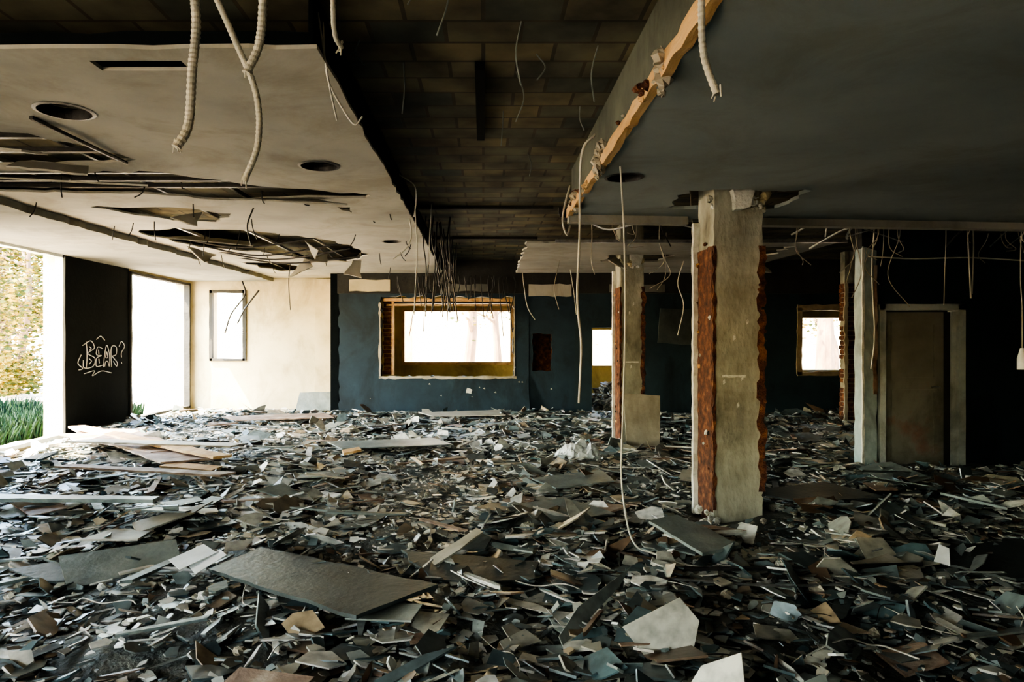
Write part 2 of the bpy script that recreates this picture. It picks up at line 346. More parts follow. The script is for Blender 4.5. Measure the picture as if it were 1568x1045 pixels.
for x0,x1 in [(0.80,1.95),(2.35,9.2)]:
    ya=6.5+(x0-.8)*0.0947; yb=6.5+(x1-.8)*0.0947
    vs=[(x0,ya-0.12,CR-0.07),(x1,yb-0.12,CR-0.07),(x1,yb,CR-0.07),(x0,ya,CR-0.07),(x0,ya-0.12,CR+.1),(x1,yb-0.12,CR+.1),(x1,yb,CR+.1),(x0,ya,CR+.1)]
    b.add(vs,[(3,2,1,0),(4,5,6,7),(0,1,5,4),(1,2,6,5),(2,3,7,6),(3,0,4,7)],'ceil')
b.out('trim_5')
b=MB()
b.prism(ragged([(0.52,8.2),(4.25,8.2),(4.2,11.7),(0.56,11.7)],0.03,0.15,[0,2,3]),[ragged(rect(1.75,9.3,2.6,10.1),0.06,0.12),ragged(rect(2.9,8.5,3.9,9.6),0.1,0.15)],XY(CR),0,0.02,'ceil')
b.out('dropped_ceiling')

def fragment(name, pts, z, rot, k, t=0.015, amp=0.02):
    b=MB(); cx=sum(p[0] for p in pts)/len(pts); cy=sum(p[1] for p in pts)/len(pts)
    b.prism(ragged([(p[0]-cx,p[1]-cy) for p in pts],amp,0.1),[],lambda a,c,t_: Vector((a,c,t_)),0,t,k)
    o=b.out(name); o.location=(cx,cy,z); o.rotation_euler=rot; return o
for pts,z,rot in [
  ([(-3.9,8.3),(-2.9,8.6),(-3.1,9.1),(-3.8,8.9)],2.80,(0.2,0.12,0)),
  ([(-4.3,5.55),(-2.7,5.5),(-2.8,5.62),(-4.3,5.7)],2.82,(0.2,0.05,0)),
  ([(-4.2,4.6),(-3.1,4.55),(-3.0,4.68),(-4.2,4.8)],2.84,(0.15,0.08,0.05)),
  ([(-3.5,5.0),(-2.9,5.0),(-3.0,5.2),(-3.5,5.15)],2.80,(0.5,0.1,0)),
  ([(-2.6,10.2),(-2.35,10.3),(-2.4,10.5)],2.76,(0.9,0.3,0.2)),
  ([(-2.5,9.4),(-2.3,9.5),(-2.35,9.7)],2.79,(-0.7,0.3,0)),
  ([(-2.3,11.2),(-2.0,11.2),(-2.1,11.7)],2.74,(1.1,0.2,0.2)),
  ([(-2.4,6.5),(-1.3,6.45),(-1.7,6.62)],2.85,(0.4,0.02,0.1)),
  ([(-4.2,9.6),(-3.9,9.7),(-4.0,10.1)],2.76,(0.3,0.9,0)),
  ([(-3.3,7.2),(-3.0,7.2),(-3.1,7.5)],2.82,(0.6,0.3,0)),
  ([(-3.2,11.0),(-2.8,11.2),(-2.9,11.6)],2.76,(0.7,-0.2,0)),
  ([(3.0,8.6),(3.7,8.7),(3.5,9.2)],2.52,(0.6,0.2,0)),
  ([(1.7,9.3),(2.0,9.3),(1.8,9.6)],2.6,(0.5,0.5,0)),
 ]:
    fragment('ceiling_fragment',pts,z,rot,'ceil')
b=MB()
for y in (4.7,5.05,5.68,5.95,6.2): b.box(-6.1,-1.2,y,y+0.045,CL+0.035,CL+0.07,'darkmetal')
for x in (-4.8,-3.9,-3.1,-2.4): b.box(x,x+0.03,4.1,14.2,CL+0.075,CL+0.11,'metal')
for y in (9.0,9.7,10.4,11.1): b.tube([(-4.1,y,CL+0.02),(-3.2,y+0.1,CL-0.07-R(0,.06)),(-2.0,y+R(-.2,.2),CL+0.03)],0.012,'darkmetal')
b.tube([(-2.75,4.15,CL-0.01),(-2.7,4.6,CL-0.03),(-2.72,5.2,CL-0.01)],0.015,'darkmetal')
b.out('ceiling_rails')
b=MB()
for i in range(30):
    x=R(1.2,7.5); y0=6.7+R(0,0.4); dx=R(-1.2,1.2)
    if x+dx<0.95: dx=0.3
    b.tube([(x,y0,CR+R(0,.3)),(x+dx*.5,y0+.6,CR+R(-.05,.25)),(x+dx,min(7.85,y0+R(.7,1.2)),CR+R(-0.12,.3))],R(0.005,0.012),random.choice(['metal','darkmetal','white','metal']))
for z,y in ((2.78,7.2),(2.9,7.6),(2.68,8.05)):
    b.box(0.85,4.3,y,y+0.03,z,z+0.04,'metal' if z<2.8 else 'darkmetal')
b.box(0.85,9.2,7.7,7.76,2.95,3.03,'darkmetal')
b.out('ceiling_rails')

b=MB()
b.box(-0.05,0.01,4.0,5.4,SLAB-0.05,SLAB,'black')
for y in (8.2,10.6): b.box(-0.8,0.84,y,y+0.10,SLAB-0.04,SLAB+0.01,'dark')
b.out('ceiling_joists')
b=MB(); b.tube([(-3.4,3.0,2.62),(-1.9,2.0,3.1)],0.04,'darkmetal',seg=4); b.out('hanging_strut')
b=MB(); b.tube([(0.32,2.35,3.14),(0.6,2.5,3.02),(0.82,2.7,2.95)],0.02,'darkmetal'); b.out('hanging_strut')

# ------------------------------------------------------------------ columns
def column(x0,x1,y0,y1,name):
    b=MB()
    nz=40; vs=[];fs=[]
    for i in range(nz+1):
        z=SLAB*i/nz
        for (x,y) in ((x0,y0),(x0+.03,y0-.004),((x0+x1)/2,y0-.004),(x1-.03,y0-.004),(x1,y0),(x1,y1),(x0,y1)):
            vs.append((x+R(-.005,.005),y+R(-.004,.004),z))
    for i in range(nz):
        for q in range(7):
            w=(q+1)%7; fs.append((i*7+q,i*7+w,(i+1)*7+w,(i+1)*7+q))
    b.add(vs,fs,'concrete')
    ztop=2.28
    b.prism(ragged(rect(y0+0.02,0.02,y1,ztop),0.02,0.07),[],YZ(x0-0.012),0,0.02,'rust')
    b.prism(ragged(rect(y1-0.02,0.0,y1+0.03,ztop+.25),0.015,0.07),[],YZ(x0-0.05),0,0.06,'white')
    b.prism(ragged(rect(x0-0.012,0.15,x0+0.012,ztop),0.010,0.05),[],XZ(y0-0.010),0,0.025,'rust')
    for i in range(14): b.rock((x0-0.015,y0+R(0.05,y1-y0),R(0.05,2.4)),R(0.01,0.022),random.choice(['rust','wood','dark','white']))
    b.prism(ragged(rect(x1-0.035,0.3,x1+0.02,ztop),0.018,0.05),[],XZ(y0-0.012),0,0.04,'rust')
    b.prism(ragged(rect(x1+0.0,0.1,x1+0.04,2.1),0.012,0.06),[],XZ(y0+0.1),0,0.12,'rust')
    for i in range(14): b.rock((x1+R(-.03,.02),y0-0.006,R(0.25,2.3)),R(0.008,0.018),random.choice(['rust','dark']))
    for i in range(16): b.rock((R(x0-.06,x1+.05),y0+R(-.05,.05),R(2.56,2.70)),R(0.02,0.05),random.choice(['white','concrete','cream']))
    b.prism(ragged([(x0+.14,2.56),(x0+.26,2.58),(x0+.30,2.72),(x0+.12,2.72)],0.01,0.05),[],XZ(y0-0.09),0,0.08,'white')
    for i in range(9): b.rock((R(x0-.1,x0+.02),y0+R(-.06,.1),R(0.02,0.14)),R(0.02,0.045),'white')
    for i in range(5):
        cx=R(x0+.06,x1-.08); cz=R(0.2,2.2); s=R(0.006,0.014)
        b.prism([(cx-s,cz-s*2.6),(cx+s,cz-s),(cx+s*.6,cz+s*2.5),(cx-s,cz+s)],[],XZ(y0-0.008),0,0.004,'white')
    b.prism(ragged(rect(x0+.06,1.22,x0+.25,1.24),0.003,0.03),[],XZ(y0-0.010),0,0.006,'white')
    return b.out(name)
column(1.86,2.25,5.5,5.9,'concrete_column')
column(1.91,2.23,9.5,9.85,'concrete_column')
b=MB()
for i in range(30):
    z=i*0.086
    b.box(6.52+R(-.015,.015),6.66,12.3,12.5,z,z+0.075,'rust'); b.box(6.67,6.80+R(-.015,.02),12.3,12.5,z,z+0.075,'rust')
b.prism(ragged(rect(6.5,0,6.56,2.6),0.015,0.08),[],XZ(12.28),0,0.03,'tanboard')
b.box(6.53,6.79,12.33,12.48,0,SLAB,'concrete')
b.out('brick_pier')

# ------------------------------------------------------------------ rubble
def h(x,y):
    v=noise.noise(Vector((x*0.55,y*0.55,3.1)))*0.08+noise.noise(Vector((x*1.7,y*1.7,8)))*0.07+noise.noise(Vector((x*5,y*5,1)))*0.025
    back=0.06*max(0,min(1,(y-11)/2.5))
    left=0.05*max(0,min(1,(-x-4)/2))
    return max(0.004,0.055+v+back+left)
b=MB()
nx,ny=190,190; X0,X1,Y0,Y1=-6.2,9.2,0.8,13.55
vs=[];fs=[]
for j in range(ny+1):
    for i in range(nx+1):
        x=X0+(X1-X0)*i/nx; y=Y0+(Y1-Y0)*j/ny; vs.append((x,y,h(x,y)-0.01))
for j in range(ny):
    for i in range(nx):
        a=j*(nx+1)+i; fs.append((a,a+1,a+nx+2,a+nx+1))
b.add(vs,fs,'floor'); b.out('rubble_bed',True)

solid=[(1.8,2.3,5.45,5.95),(1.86,2.28,9.45,9.9),(4.3,4.65,7.9,8.2),(4.6,9.3,7.9,8.25)]
def shard(b,x,y,s,elong,t,tilt,z=None,k='shards',rectish=False,yaw=None):
    n=4 if rectish else random.choice([3,4,4,5,5,6,7]); a0=R(0,6.28)
    pts=[]
    if rectish:
        for a,c in ((-1,-1),(1,-1),(1,1),(-1,1)):
            pts.append((a*s*elong*R(.85,1.1),c*s*R(.7,1.1)))
        if random.random()<.5: pts.insert(2,(s*elong*R(.9,1.25),s*R(-.4,.4)))
        n=len(pts)
    else:
        for i in range(n):
            a=a0+2*math.pi*(i+R(-.28,.28))/n; r_=s*R(0.6,1.2)
            pts.append((math.cos(a)*r_*elong,math.sin(a)*r_))
    rot=Matrix.Rotation(R(0,6.28) if yaw is None else yaw,3,'Z')@Matrix.Rotation(random.gauss(0,tilt),3,'X')@Matrix.Rotation(random.gauss(0,tilt/max(1,elong**.5)),3,'Y')
    lo=[rot@Vector((px,py,0)) for px,py in pts]; hi=[rot@Vector((px,py,t)) for px,py in pts]
    mn=min(v.z for v in lo+hi)
    base=h(x,y) if z is None else z
    off=Vector((x,y,base-mn*0.5-0.006))
    vs=[v+off for v in lo]+[v+off for v in hi]
    fs=[tuple(reversed(range(n))),tuple(range(n,2*n))]+[(i,(i+1)%n,n+(i+1)%n,n+i) for i in range(n)]
    b.add(vs,fs,k)
def ok(x,y,m=0.03):
    return not any(a-m<x<c+m and d-m<y<e+m for a,c,d,e in solid)
b=MB()
cnt=0
while cnt<44000:
    y=1.6+11.7*random.random(); x=R(-6.0,9.0)
    if abs(x)>y*0.8+1.0 or not ok(x,y,.09): continue
    pz=noise.noise(Vector((x*0.8,y*0.8,20)))
    s=min(0.15,max(0.009,random.lognormvariate(-3.6+pz*1.2,0.65)))
    if random.random()<0.30: e=R(2.5,9); s*=0.38
    else: e=R(0.9,1.8)
    lit_chance=0.85*math.exp(-(((x+0.9)/2.8)**2+((y-7.8)/2.8)**2))+0.12+0.25*max(0,noise.noise(Vector((x*0.7,y*0.7,40))))  # more plaster chips mid-floor, painting in the window-lit patch
    k='shards_pale' if random.random()<lit_chance else 'shards'
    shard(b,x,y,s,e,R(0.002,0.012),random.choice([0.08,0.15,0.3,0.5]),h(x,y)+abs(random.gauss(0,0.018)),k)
    cnt+=1
b.out('rubble_debris')
b=MB()
for i in range(500):
    x=R(2.2,3.3); y=R(13.95,15.4)
    shard(b,x,y,R(0.04,0.10),R(1,2),R(0.01,0.03),0.5,max(0,0.62*(1-math.hypot((x-2.75)/0.7,(y-14.7)/0.7)))+R(0,.05),'shards_pale')
b.out('rubble_heap')
b=MB()
for i in range(900):
    x=R(-5.9,-3.3); y=R(13.4,14.3); shard(b,x,y,R(0.02,0.09),R(1,3),R(0.006,0.02),0.18,R(0.03,0.10),'shards_pale' if i%2 else 'shards')
b.out('rubble_heap')
b=MB()
for i in range(350):
    y=R(7.5,13.4); x=-5.95+abs(random.gauss(0,0.35)); shard(b,x,y,R(0.02,0.08),R(1,3),R(0.01,0.03),0.3,R(0.05,0.15),'shards_pale' if i%2 else 'shards')
b.out('rubble_heap')
b=MB()
BK=['board','darkboard','board','darkboard','board','oldwood','tanboard','board']
for i in range(420):
    y=R(2.4,13.1); x=R(-5.7,8.3)
    if not ok(x,y,.25) or abs(x)>y*0.8+1.0 or (y<5 and random.random()<.35): continue
    shard(b,x,y,R(0.06,0.21 if y>4 else 0.13),R(1,1.8),R(0.006,0.014),0.10,h(x,y)+R(0.012,0.05),random.choice(BK),rectish=random.random()<.4)
for i in range(210):
    y=R(2.4,13.0); x=R(-5.6,6)
    if not ok(x,y,.4) or abs(x)>y*0.75+1 or (y<5 and random.random()<.5): continue
    shard(b,x,y,R(0.012,0.035),R(7,15),R(0.006,0.02),0.10,h(x,y)+R(0.03,0.07),random.choice(BK+['oldwood','white','metal']),rectish=True)
b.out('broken_boards')
b=MB()
for i in range(1500):
    y=R(2.6,13.2); x=R(-5.9,8.5)
    if not ok(x,y,.09) or abs(x)>y*0.8+1.0: continue
    b.rock((x,y,h(x,y)+0.02),random.lognormvariate(-3.9,0.45),random.choice(['white','concrete','concrete','tanboard','dark']),0.7)
b.out('plaster_chunks')
b=MB()
for i in range(140):
    y=R(2.9,12.5); x=R(-4.5,5)
    if abs(x)>y*0.8+1 or not ok(x,y,.3): continue
    a=R(0,6.28); pts=[]
    for j in range(int(R(4,7))):
        pts.append((x,y,h(x,y)+R(0.03,0.06))); a+=R(-.8,.8); l=R(.06,.16); x+=math.cos(a)*l; y+=math.sin(a)*l
    b.tube(pts,R(0.002,0.005),random.choice(['wire','wire','blackwire','metal']),seg=5)
b.out('floor_cables')

def sheet(name,pts,k,t=0.014,lift=0.05,amp=0.015,zs=None,step=0.12):
    b=MB(); P=ragged(pts,amp,step); cx=sum(p[0] for p in pts)/len(pts); cy=sum(p[1] for p in pts)/len(pts)
    if zs is None: zs=[lift]*3
    b.prism([(p[0]-cx,p[1]-cy) for p in P],[],lambda a,c,t_: Vector((a,c,t_+a*zs[1]+c*zs[2])),0,t,k)
    o=b.out(name); o.location=(cx,cy,h(cx,cy)+zs[0]-0.01); return o
sheet('fallen_panel',[(-1.66,4.12),(-1.50,4.60),(-0.25,3.76),(-0.62,3.33)],'darkboard',0.02,zs=(0.08,0.02,-0.02))
sheet('fallen_panel',[(-0.55,4.55),(0.35,4.3),(0.3,4.0),(-0.3,4.0)],'darkboard',zs=(0.06,0,0.03))
sheet('fallen_board',[(-6.1,10.1),(-5.2,10.1),(-2.95,7.7),(-3.5,7.4)],'oldwood',0.02,zs=(0.16,-0.01,0.0))
sheet('fallen_board',[(-5.6,9.0),(-4.9,9.3),(-3.5,8.3),(-3.9,8.0)],'oldwood',0.02,zs=(0.2,-0.03,0.03))
sheet('fallen_board',[(-5.9,9.7),(-5.75,9.85),(-2.8,7.6),(-2.95,7.45)],'wood',0.03,zs=(0.24,-0.02,0.0))
sheet('fallen_board',[(-5.0,8.2),(-4.8,8.4),(-2.9,8.3),(-3.0,8.1)],'tanboard',0.02,zs=(0.2,-0.02,0.03))
sheet('fallen_board',[(-4.4,7.0),(-4.3,7.12),(-2.5,6.9),(-2.6,6.75)],'oldwood',0.02,zs=(0.14,-0.02,0.03))
sheet('fallen_board',[(-2.65,5.15),(-2.2,5.55),(-2.25,5.3),(-2.5,4.95)],'tanboard',0.012,zs=(0.10,0.05,0.12))
sheet('fallen_board',[(-0.36,4.35),(-0.05,4.7),(0.0,4.6),(-0.15,4.4),(-0.3,4.25)],'tanboard',0.012,zs=(0.10,0.25,0.1))
sheet('fallen_board',[(-5.0,5.75),(-5.0,5.95),(-2.75,5.8),(-2.75,5.68)],'board',0.03,zs=(0.1,0,0))
sheet('fallen_panel',[(1.2,4.95),(1.45,5.1),(1.68,4.45),(1.38,4.3)],'board',0.02,zs=(0.09,0,0.05))
sheet('fallen_panel',[(0.0,5.9),(0.75,6.2),(1.1,5.7),(0.5,5.4)],'board',zs=(0.06,0,0.02))
sheet('fallen_panel',[(0.5,7.0),(1.25,7.3),(1.3,6.8),(0.7,6.6)],'board',zs=(0.08,0.03,0.04))
sheet('fallen_panel',[(-1.2,12.6),(0.3,12.9),(0.4,12.3),(-0.9,12.2)],'ceil',zs=(0.12,0,0.06))
sheet('fallen_panel',[(-4.6,12.0),(-2.9,12.4),(-2.6,11.9),(-4.2,11.6)],'oldwood',zs=(0.10,0,0.05))
sheet('fallen_panel',[(-2.1,9.2),(-0.7,9.5),(-0.4,9.0),(-1.8,8.7)],'board',zs=(0.09,0,0.03))
sheet('fallen_panel',[(2.7,4.6),(4.0,4.9),(4.3,4.4),(3.2,4.1)],'darkboard',zs=(0.07,0,0.03))
sheet('fallen_panel',[(2.4,6.3),(3.3,6.6),(3.6,6.1),(2.8,5.9)],'darkboard',zs=(0.07,0,0.05))
sheet('paper_sheet',[(-1.90,4.12),(-1.75,4.27),(-1.62,4.15),(-1.78,4.0)],'paper',0.003,zs=(0.14,0.1,0.25),amp=0.004)
sheet('paper_sheet',[(-1.76,4.08),(-1.62,4.2),(-1.55,4.12),(-1.68,3.98)],'paper',0.003,zs=(0.12,0.2,0.3),amp=0.004)
sheet('paper_sheet',[(2.87,4.35),(2.95,4.42),(2.99,4.38),(2.94,4.3)],'paper',0.003,zs=(0.12,0.4,0.8),amp=0.004)
sheet('yellow_packet',[(-1.75,8.45),(-1.55,8.5),(-1.5,8.4),(-1.7,8.33)],'wood',0.03,zs=(0.12,0.1,0.2),amp=0.01)
b=MB(); b.box(-0.3,0.3,-0.09,0.09,0,0.12,'tanboard'); b.box(-0.31,0.31,-0.1,0.1,0.12,0.14,'wood'); o=b.out('timber_block'); o.location=(-3.15,7.35,h(-3.15,7.35)+0.03); o.rotation_euler=(0.05,0.04,-0.2)
b=MB(); b.prism(ragged([(-0.25,0),(0.18,0.0),(0.26,0.80),(-0.24,0.84)],0.006,0.15),[],lambda a,c,t: Vector((a,t,c)),0,0.02,'tanboard')
o=b.out('leaning_panel'); o.location=(2.16,9.05,0.03); o.rotation_euler=(-0.38,0,0)
b=MB(); b.prism(ragged([(-0.38,0),(0.38,0),(0.3,0.42),(-0.34,0.40)],0.006,0.15),[],lambda a,c,t: Vector((a,t,c)),0,0.02,'board')
o=b.out('leaning_panel'); o.location=(-3.45,13.9,0.12); o.rotation_euler=(-0.5,0,0)
b=MB(); b.prism([(-0.02,0),(0.3,0),(0.26,0.75)],[],lambda a,c,t: Vector((a,t,c)),0,0.02,'blue')
o=b.out('leaning_panel'); o.location=(0.62,13.35,0.1); o.rotation_euler=(-0.25,0,0)
b=MB(); b.prism(ragged([(3.45,1.5),(4.2,1.44),(4.22,2.15),(3.5,2.18)],0.01,0.15),[],XZ(13.5),0,0.03,'darkboard'); b.out('wall_panel')
b=MB(); b.tube([(1.15,4.1,0.14),(1.9,4.15,0.13),(2.75,4.28,0.11)],0.014,'darkmetal'); b.out('metal_rod')
b=MB(); b.tube([(1.0,3.95,0.14),(1.6,3.85,0.13),(2.1,3.9,0.12)],0.008,'metal'); b.out('metal_rod')
b=MB(); b.tube([(2.3,9.0,0.14),(3.2,8.6,0.14),(3.9,8.1,0.12)],0.012,'wire'); b.out('metal_rod')
b=MB(); nn=22; vs=[];fs=[]
for j in range(nn+1):
    for i in range(nn+1):
        u=i/nn*2-1; w=j/nn*2-1; r2=u*u+w*w
        z=0.20*max(0,1-r2)**0.5*(0.7+0.6*noise.noise(Vector((u*2,w*2,4))))+0.05*noise.noise(Vector((u*5,w*5,1)))
        vs.append((u*0.27+0.02*noise.noise(Vector((u*4,w*4,7))),w*0.2,max(-0.03,z)))
for j in range(nn):
    for i in range(nn): a=j*(nn+1)+i; fs.append((a,a+1,a+nn+2,a+nn+1))
b.add(vs,fs,'plastic'); o=b.out('plastic_bag'); o.location=(1.15,8.3,h(1.15,8.3)+0.07)

# ------------------------------------------------------------------ conduits and wires
def conduit(pts,rad,name='corrugated_conduit'):
    b=MB(); b.tube(pts,rad,'conduit',seg=12,corr=0.16); 
    e=Vector(pts[-1]); 
    for i in range(3): b.tube([e+Vector((R(-.01,.01),R(-.01,.01),0.03)),e+Vector((R(-.02,.02),R(-.02,.02),-R(.01,.03)))],0.003,'wire',seg=4)
    b.out(name)
conduit([(-1.16,2.60,3.14),(-1.075,2.55,2.75),(-1.075,2.52,2.5),(-1.08,2.5,2.3),(-1.115,2.48,2.21)],0.018)
conduit([(-1.23,3.0,3.14),(-1.10,3.0,2.85),(-1.0,3.0,2.6),(-0.99,3.0,2.38),(-1.05,3.0,2.21)],0.015)
conduit([(-0.80,2.5,3.14),(-0.805,2.5,2.8),(-0.82,2.5,2.6),(-0.86,2.48,2.48)],0.017)
conduit([(0.74,2.3,2.85),(0.735,2.3,2.6),(0.745,2.3,2.46),(0.78,2.28,2.33)],0.013)
conduit([(-0.56,2.55,3.14),(-0.56,2.55,2.7),(-0.54,2.6,2.62)],0.010)

def wire(name,paths,rad=0.005,k='wire'):
    b=MB()
    for p in paths: b.tube(p,rad,k,seg=6)
    return b.out(name,True)
wire('hanging_cable',[[(0.93,4.64,2.72),(0.95,4.6,2.2),(0.955,4.6,1.6),(0.94,4.6,1.0),(0.93,4.6,0.6),(0.95,4.5,0.3),(1.0,4.45,0.17),(1.1,4.4,0.14),(1.25,4.25,0.12),(1.35,4.15,0.13)]],0.0065)
wire('hanging_cable',[[(0.73,4.45,2.86),(0.64,4.45,2.72),(0.635,4.5,2.2),(0.62,4.5,1.8),(0.645,4.5,1.5),(0.64,4.5,1.3),(0.63,4.5,1.1)]],0.008)
wire('hanging_cable',[[(0.80,6.3,2.95),(0.74,6.2,2.75),(0.72,6.2,2.6),(0.76,6.2,2.48),(0.80,6.3,2.58)]],0.009)
wire('hanging_cable',[[(-0.80,3.4,3.1),(-0.79,3.45,2.85),(-0.72,3.5,2.7),(-0.66,3.5,2.62),(-0.62,3.5,2.66)],[(-0.8,3.3,3.1),(-0.77,3.4,2.8),(-0.75,3.5,2.64)]],0.005)
wire('hanging_cable',[[(-0.8,6.5,3.1),(-0.66,6.5,3.0),(-0.64,6.5,2.85),(-0.66,6.5,2.7)],
  [(-0.8,7.6,3.05),(-0.83,7.6,2.95),(-0.80,7.6,2.7),(-0.86,7.6,2.55),(-1.0,7.6,2.43)],
  [(-0.74,7.4,2.98),(-0.72,7.4,2.5),(-0.74,7.4,2.0),(-0.75,7.4,1.8)],
  [(-0.6,7.9,3.1),(-0.62,7.9,2.7),(-0.63,7.9,2.4)]],0.006)
paths=[]
for i in range(26):
    x=R(-0.75,-0.4); y=R(8.6,11.5); z1=R(1.75,2.5); dx=R(-.15,.15)
    paths.append([(x,y,3.12),(x+R(-.04,.04),y,2.8),(x+dx*.5,y,(2.8+z1)/2),(x+dx,y+R(-.1,.1),z1)])
wire('hanging_cable_bundle',paths,0.008,'blackwire')
paths=[]
for i in range(26):
    x=R(-1.7,0.6); y=R(13.2,13.5); z1=R(2.05,2.5) if i%3 else R(1.6,2.1); dx=R(-.12,.12)
    paths.append([(x,y,2.8),(x+R(-.04,.04),y,2.6),(x+dx,y,z1)])
wire('hanging_cable_bundle',paths,0.009,'blackwire')
paths=[]
for i in range(40):
    x=R(-4.4,-1.0); y=R(5.6,13.0); z1=CL-abs(random.gauss(0.10,0.12)); dx=R(-.1,.1)
    paths.append([(x,y,CL+.05),(x+dx*.4,y,(CL+z1)/2),(x+dx,y+R(-.05,.05),z1)])
wire('hanging_cable_bundle',paths,0.006,'blackwire')
paths=[[(-2.35,7.0,2.9),(-2.42,7.0,2.7),(-2.38,7.0,2.5)],[(-3.25,11.5,2.85),(-3.28,11.5,2.5),(-3.25,11.5,2.05)]]
wire('hanging_cable',paths,0.008,'blackwire')
wire('hanging_cable',[[(-5.05,14.3,2.79),(-5.0,14.3,2.5),(-5.3,14.35,2.1),(-5.45,14.4,1.7)],[(-4.7,14.3,2.6),(-5.0,14.3,2.2),(-5.15,14.3,1.9)]],0.018,'blackwire')
paths=[]
for i in range(12):
    x=R(-0.7,0.7); y=R(2.5,6.5); z1=R(2.8,3.05); paths.append([(x,y,3.14),(x+R(-.05,.05),y,(3.14+z1)/2),(x+R(-.1,.1),y,z1)])
wire('hanging_cable_bundle',paths,0.004,'board')
paths=[]
for i in range(34):
    x=R(1.0,6.5); y=R(6.7,8.1) if x>4.3 else R(6.7,10); y=min(y,7.8) if x>4.2 else y
    z1=R(1.9,2.65); paths.append([(x,y,3.0),(x+R(-.05,.05),y,2.7),(x+R(-.15,.15),y,(2.6+z1)/2),(x+R(-.15,.15),y,z1)])
wire('hanging_cable_bundle',paths,0.005,'tanboard')
wire('hanging_cable',[[(4.45,7.9,2.5),(4.9,7.8,2.46),(5.6,7.8,2.47),(6.5,7.8,2.43),(7.5,7.8,2.5)],[(5.45,7.7,3.0),(5.47,7.7,2.6),(5.5,7.7,2.0)],[(5.51,7.7,3.0),(5.53,7.7,2.6),(5.51,7.7,2.05)],[(4.5,7.85,2.9),(4.47,7.85,2.3),(4.5,7.85,1.6),(4.46,7.85,1.2)]],0.009,'conduit')
wire('hanging_cable',[[(0.65,11.9,3.0),(0.72,11.9,2.4),(0.78,11.9,2.1),(0.9,11.9,1.9)],[(1.4,11,2.68),(1.46,11,2.3),(1.5,11,1.95)],[(2.7,9.2,2.6),(2.62,9.2,2.3),(2.7,9.2,2.0),(2.62,9.2,1.6)]],0.007,'conduit')
b=MB(); b.tube([(6.0,7.6,1.9),(6.0,7.6,1.42)],0.006,'wire'); b.tube([(6.0,7.6,3.14),(5.98,7.6,2.3),(6.0,7.6,1.9)],0.006,'wire'); b.tube([(6.0,7.6,1.44),(6.0,7.6,1.38),(6.0,7.6,1.32),(6.0,7.6,1.2)],lambda t:0.02+0.03*min(1,t*1.5),'plastic',seg=14); b.out('pendant_lamp',True)
for (x,y,z,r_) in ((-2.49,4.06,CL,0.155),(-1.28,5.32,CL,0.15),(1.02,4.95,CR,0.13),(-1.25,9.3,CL,0.12)):
    b=MB(); n=24; vs=[];fs=[]
    for i in range(n):
        a=2*math.pi*i/n
        for rr,zz in ((r_+0.012,z-0.004),(r_-0.01,z-0.008),(r_-0.012,z+0.06),(r_-0.004,z+0.06)): vs.append((x+rr*math.cos(a),y+rr*math.sin(a),zz))
    for i in range(n):
        j=(i+1)%n
        for q in range(3): fs.append((i*4+q,j*4+q,j*4+q+1,i*4+q+1))
    b.add(vs,fs,'darkmetal'); b.out('recessed_light_housing')

b=MB()
def stroke(pts):
    b.tube([(-6.222,10.62+a*1.0,1.10+c*0.42) for a,c in pts],0.0065,'graffiti',seg=5)
stroke([(0.08,0.0),(0.10,0.5),(0.08,0.98)]); stroke([(-0.02,0.85),(0.2,1.02),(0.3,0.75),(0.12,0.55),(0.32,0.35),(0.26,0.05),(0.02,0.02),(0.0,0.3)])
stroke([(0.16,0.8),(0.21,0.74),(0.16,0.66)]); stroke([(0.16,0.35),(0.22,0.25),(0.16,0.15)])
stroke([(0.54,0.72),(0.40,0.78),(0.36,0.5),(0.50,0.45),(0.37,0.36),(0.36,0.05),(0.56,0.08)]); stroke([(0.42,0.68),(0.43,0.52)]); stroke([(0.43,0.33),(0.44,0.16)])
stroke([(0.56,0.0),(0.60,0.5),(0.66,0.85),(0.74,0.5),(0.74,0.02),(0.69,0.2),(0.63,0.2),(0.6,0.02)]); stroke([(0.65,0.6),(0.63,0.38),(0.69,0.38),(0.66,0.6)])
stroke([(0.80,-0.02),(0.80,0.75),(0.95,0.78),(0.95,0.48),(0.84,0.40),(0.98,0.15),(0.96,0.0),(0.86,0.2)])
stroke([(1.04,0.8),(1.12,1.0),(1.22,0.8),(1.12,0.55),(1.12,0.35)]); stroke([(1.12,0.16),(1.13,0.1)])
stroke([(0.02,-0.2),(0.3,-0.12),(0.25,-0.3),(0.5,-0.15),(0.8,-0.25)]); stroke([(-0.06,0.5),(-0.14,0.2),(-0.02,0.0),(-0.12,-0.05)]); stroke([(0.36,1.08),(0.48,1.2),(0.6,1.05)])
b.out('graffiti_tag')

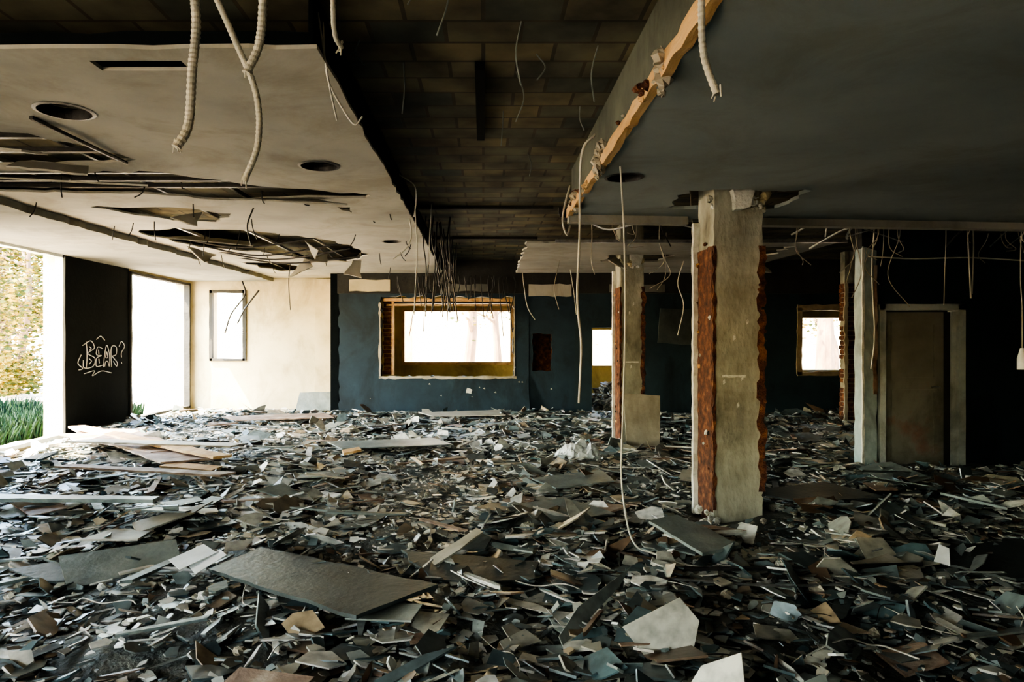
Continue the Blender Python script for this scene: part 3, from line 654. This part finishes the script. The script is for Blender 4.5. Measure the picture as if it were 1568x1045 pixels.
# ------------------------------------------------------------------ outside
b=MB(); b.prism([(-80,-40),(80,-40),(80,100),(-80,100)],[],XY(-0.06),-0.2,-0.02,'sand'); b.out('ground')
b=MB()
for i in range(18000):
    y=R(9.5,14.5); x=R(-11.5,-7.2)
    a=R(0,6.28); hh=R(0.15,0.42)*(0.7+0.6*noise.noise(Vector((x,y,0)))+0.2); w=0.016
    dx,dy=math.cos(a)*w,math.sin(a)*w; bx,by=R(-.14,.14),R(-.14,.14)
    b.add([(x-dx,y-dy,-0.08),(x+dx,y+dy,-0.08),(x+bx*.5+dx*.6,y+by*.5+dy*.6,hh*.6),(x+bx,y+by,hh)],[(0,1,2),(0,2,3)],'grass')
b.out('grass_patch')
def tree(x,y,H,r0,name='tree',nleaf=2500,spread=2.2,lean=0.0):
    b=MB(); tips=[]
    tr=[(x,y,-0.1),(x+lean*.3+R(-.1,.1),y,H*.3),(x+lean*.6+R(-.2,.2),y,H*.6),(x+lean,y,H)]
    b.tube(tr,lambda t:r0*(1-.7*t),'bark',seg=9)
    for i in range(11):
        t=R(0.3,0.95); base=Vector(tr[0]).lerp(Vector(tr[-1]),t); a=R(0,6.28); l=spread*R(.5,1)
        tip=base+Vector((math.cos(a)*l,math.sin(a)*l,R(.2,1.2))); mid=base.lerp(tip,.5)+Vector((0,0,R(-.1,.3)))
        b.tube([base,mid,tip],lambda t,rr=r0*.35:rr*(1-.8*t),'bark',seg=5); tips+= [tip,mid]
    for i in range(nleaf):
        c=random.choice(tips); p=c+Vector((random.gauss(0,.4),random.gauss(0,.4),random.gauss(0,.32)))
        q=Matrix.Rotation(R(0,6.28),3,'Z')@Matrix.Rotation(R(0,3.1),3,'X'); s=R(.05,.11)
        b.add([p+q@Vector(v) for v in ((-s,0,0),(0,-s*.5,0),(s,0,0),(0,s*.5,0))],[(0,1,2,3)],'leaf')
    return b.out(name)
tree(-15.6,22,5.5,0.2,spread=2.0,nleaf=3500); tree(-14.4,21,4.6,0.16,spread=1.8,lean=.4,nleaf=2500); tree(-17.5,25,6,0.22,nleaf=3500); tree(-13.2,18.5,3.0,0.08,spread=1.2,nleaf=1800)
tree(-0.6,23,6,0.22,nleaf=300,lean=.7); tree(0.6,25,7,0.16,nleaf=300,lean=-.6); tree(10.0,20,6,0.3,nleaf=900,lean=.3); tree(11.2,22,4,0.2,nleaf=1500); tree(4.6,23,5,0.2,nleaf=900)
# low bushes under the trees
b=MB()
for i in range(5000):
    cx,cy=random.choice([(-14.6,20.5),(-16.2,21.5),(-15.2,22.5),(-13.6,19.6)])
    p=Vector((cx+random.gauss(0,.5),cy+random.gauss(0,.4),abs(random.gauss(0.5,.4))))
    q=Matrix.Rotation(R(0,6.28),3,'Z')@Matrix.Rotation(R(0,3.1),3,'X'); s=R(.05,.1)
    b.add([p+q@Vector(v) for v in ((-s,0,0),(0,-s*.5,0),(s,0,0),(0,s*.5,0))],[(0,1,2,3)],'leaf')
b.out('bushes')
b=MB(); b.box(-3.4,-1.95,18.5,18.8,-0.1,2.6,'wood'); b.box(-3.45,-1.9,18.45,18.85,2.6,2.7,'tanboard'); b.out('gate_post')
b=MB(); b.box(-9,16,30,30.3,-0.1,5.5,'cream'); b.box(-9.05,16.05,29.95,30.35,5.5,5.65,'tanboard'); b.out('warm_backdrop_wall')  # added sunlit wall, put there to warm the view through the back windows

# ------------------------------------------------------------------ light
w=bpy.data.worlds.new('world'); sc.world=w; w.use_nodes=True; nt=w.node_tree
sky=nt.nodes.new('ShaderNodeTexSky'); sky.sky_type='NISHITA'; sky.sun_disc=False
sky.sun_elevation=math.radians(40); sky.sun_rotation=math.radians(-120); sky.air_density=1.5; sky.dust_density=1.2
bg=nt.nodes['Background']; nt.links.new(sky.outputs[0],bg.inputs[0]); bg.inputs[1].default_value=4.2
sd=bpy.data.lights.new('sun','SUN'); sd.energy=84; sd.angle=0.01; sd.color=(1,0.79,0.50)
so=bpy.data.objects.new('sun',sd); col.objects.link(so)
d=Vector((-0.50,-0.22,0.83)).normalized()
so.rotation_euler=d.to_track_quat('Z','Y').to_euler(); so.location=(-20,-10,25)

# ------------------------------------------------------------------ camera
cd=bpy.data.cameras.new('camera'); cd.sensor_width=36; cd.lens=24; cd.shift_x=0.028; cd.shift_y=0.0016; cd.clip_end=500
co=bpy.data.objects.new('camera',cd); col.objects.link(co); co.location=(0,0,1.5); co.rotation_euler=(math.radians(90),0,0)
sc.camera=co
sc.view_settings.view_transform='AgX'; sc.view_settings.look='AgX - High Contrast'; sc.view_settings.exposure=0.35
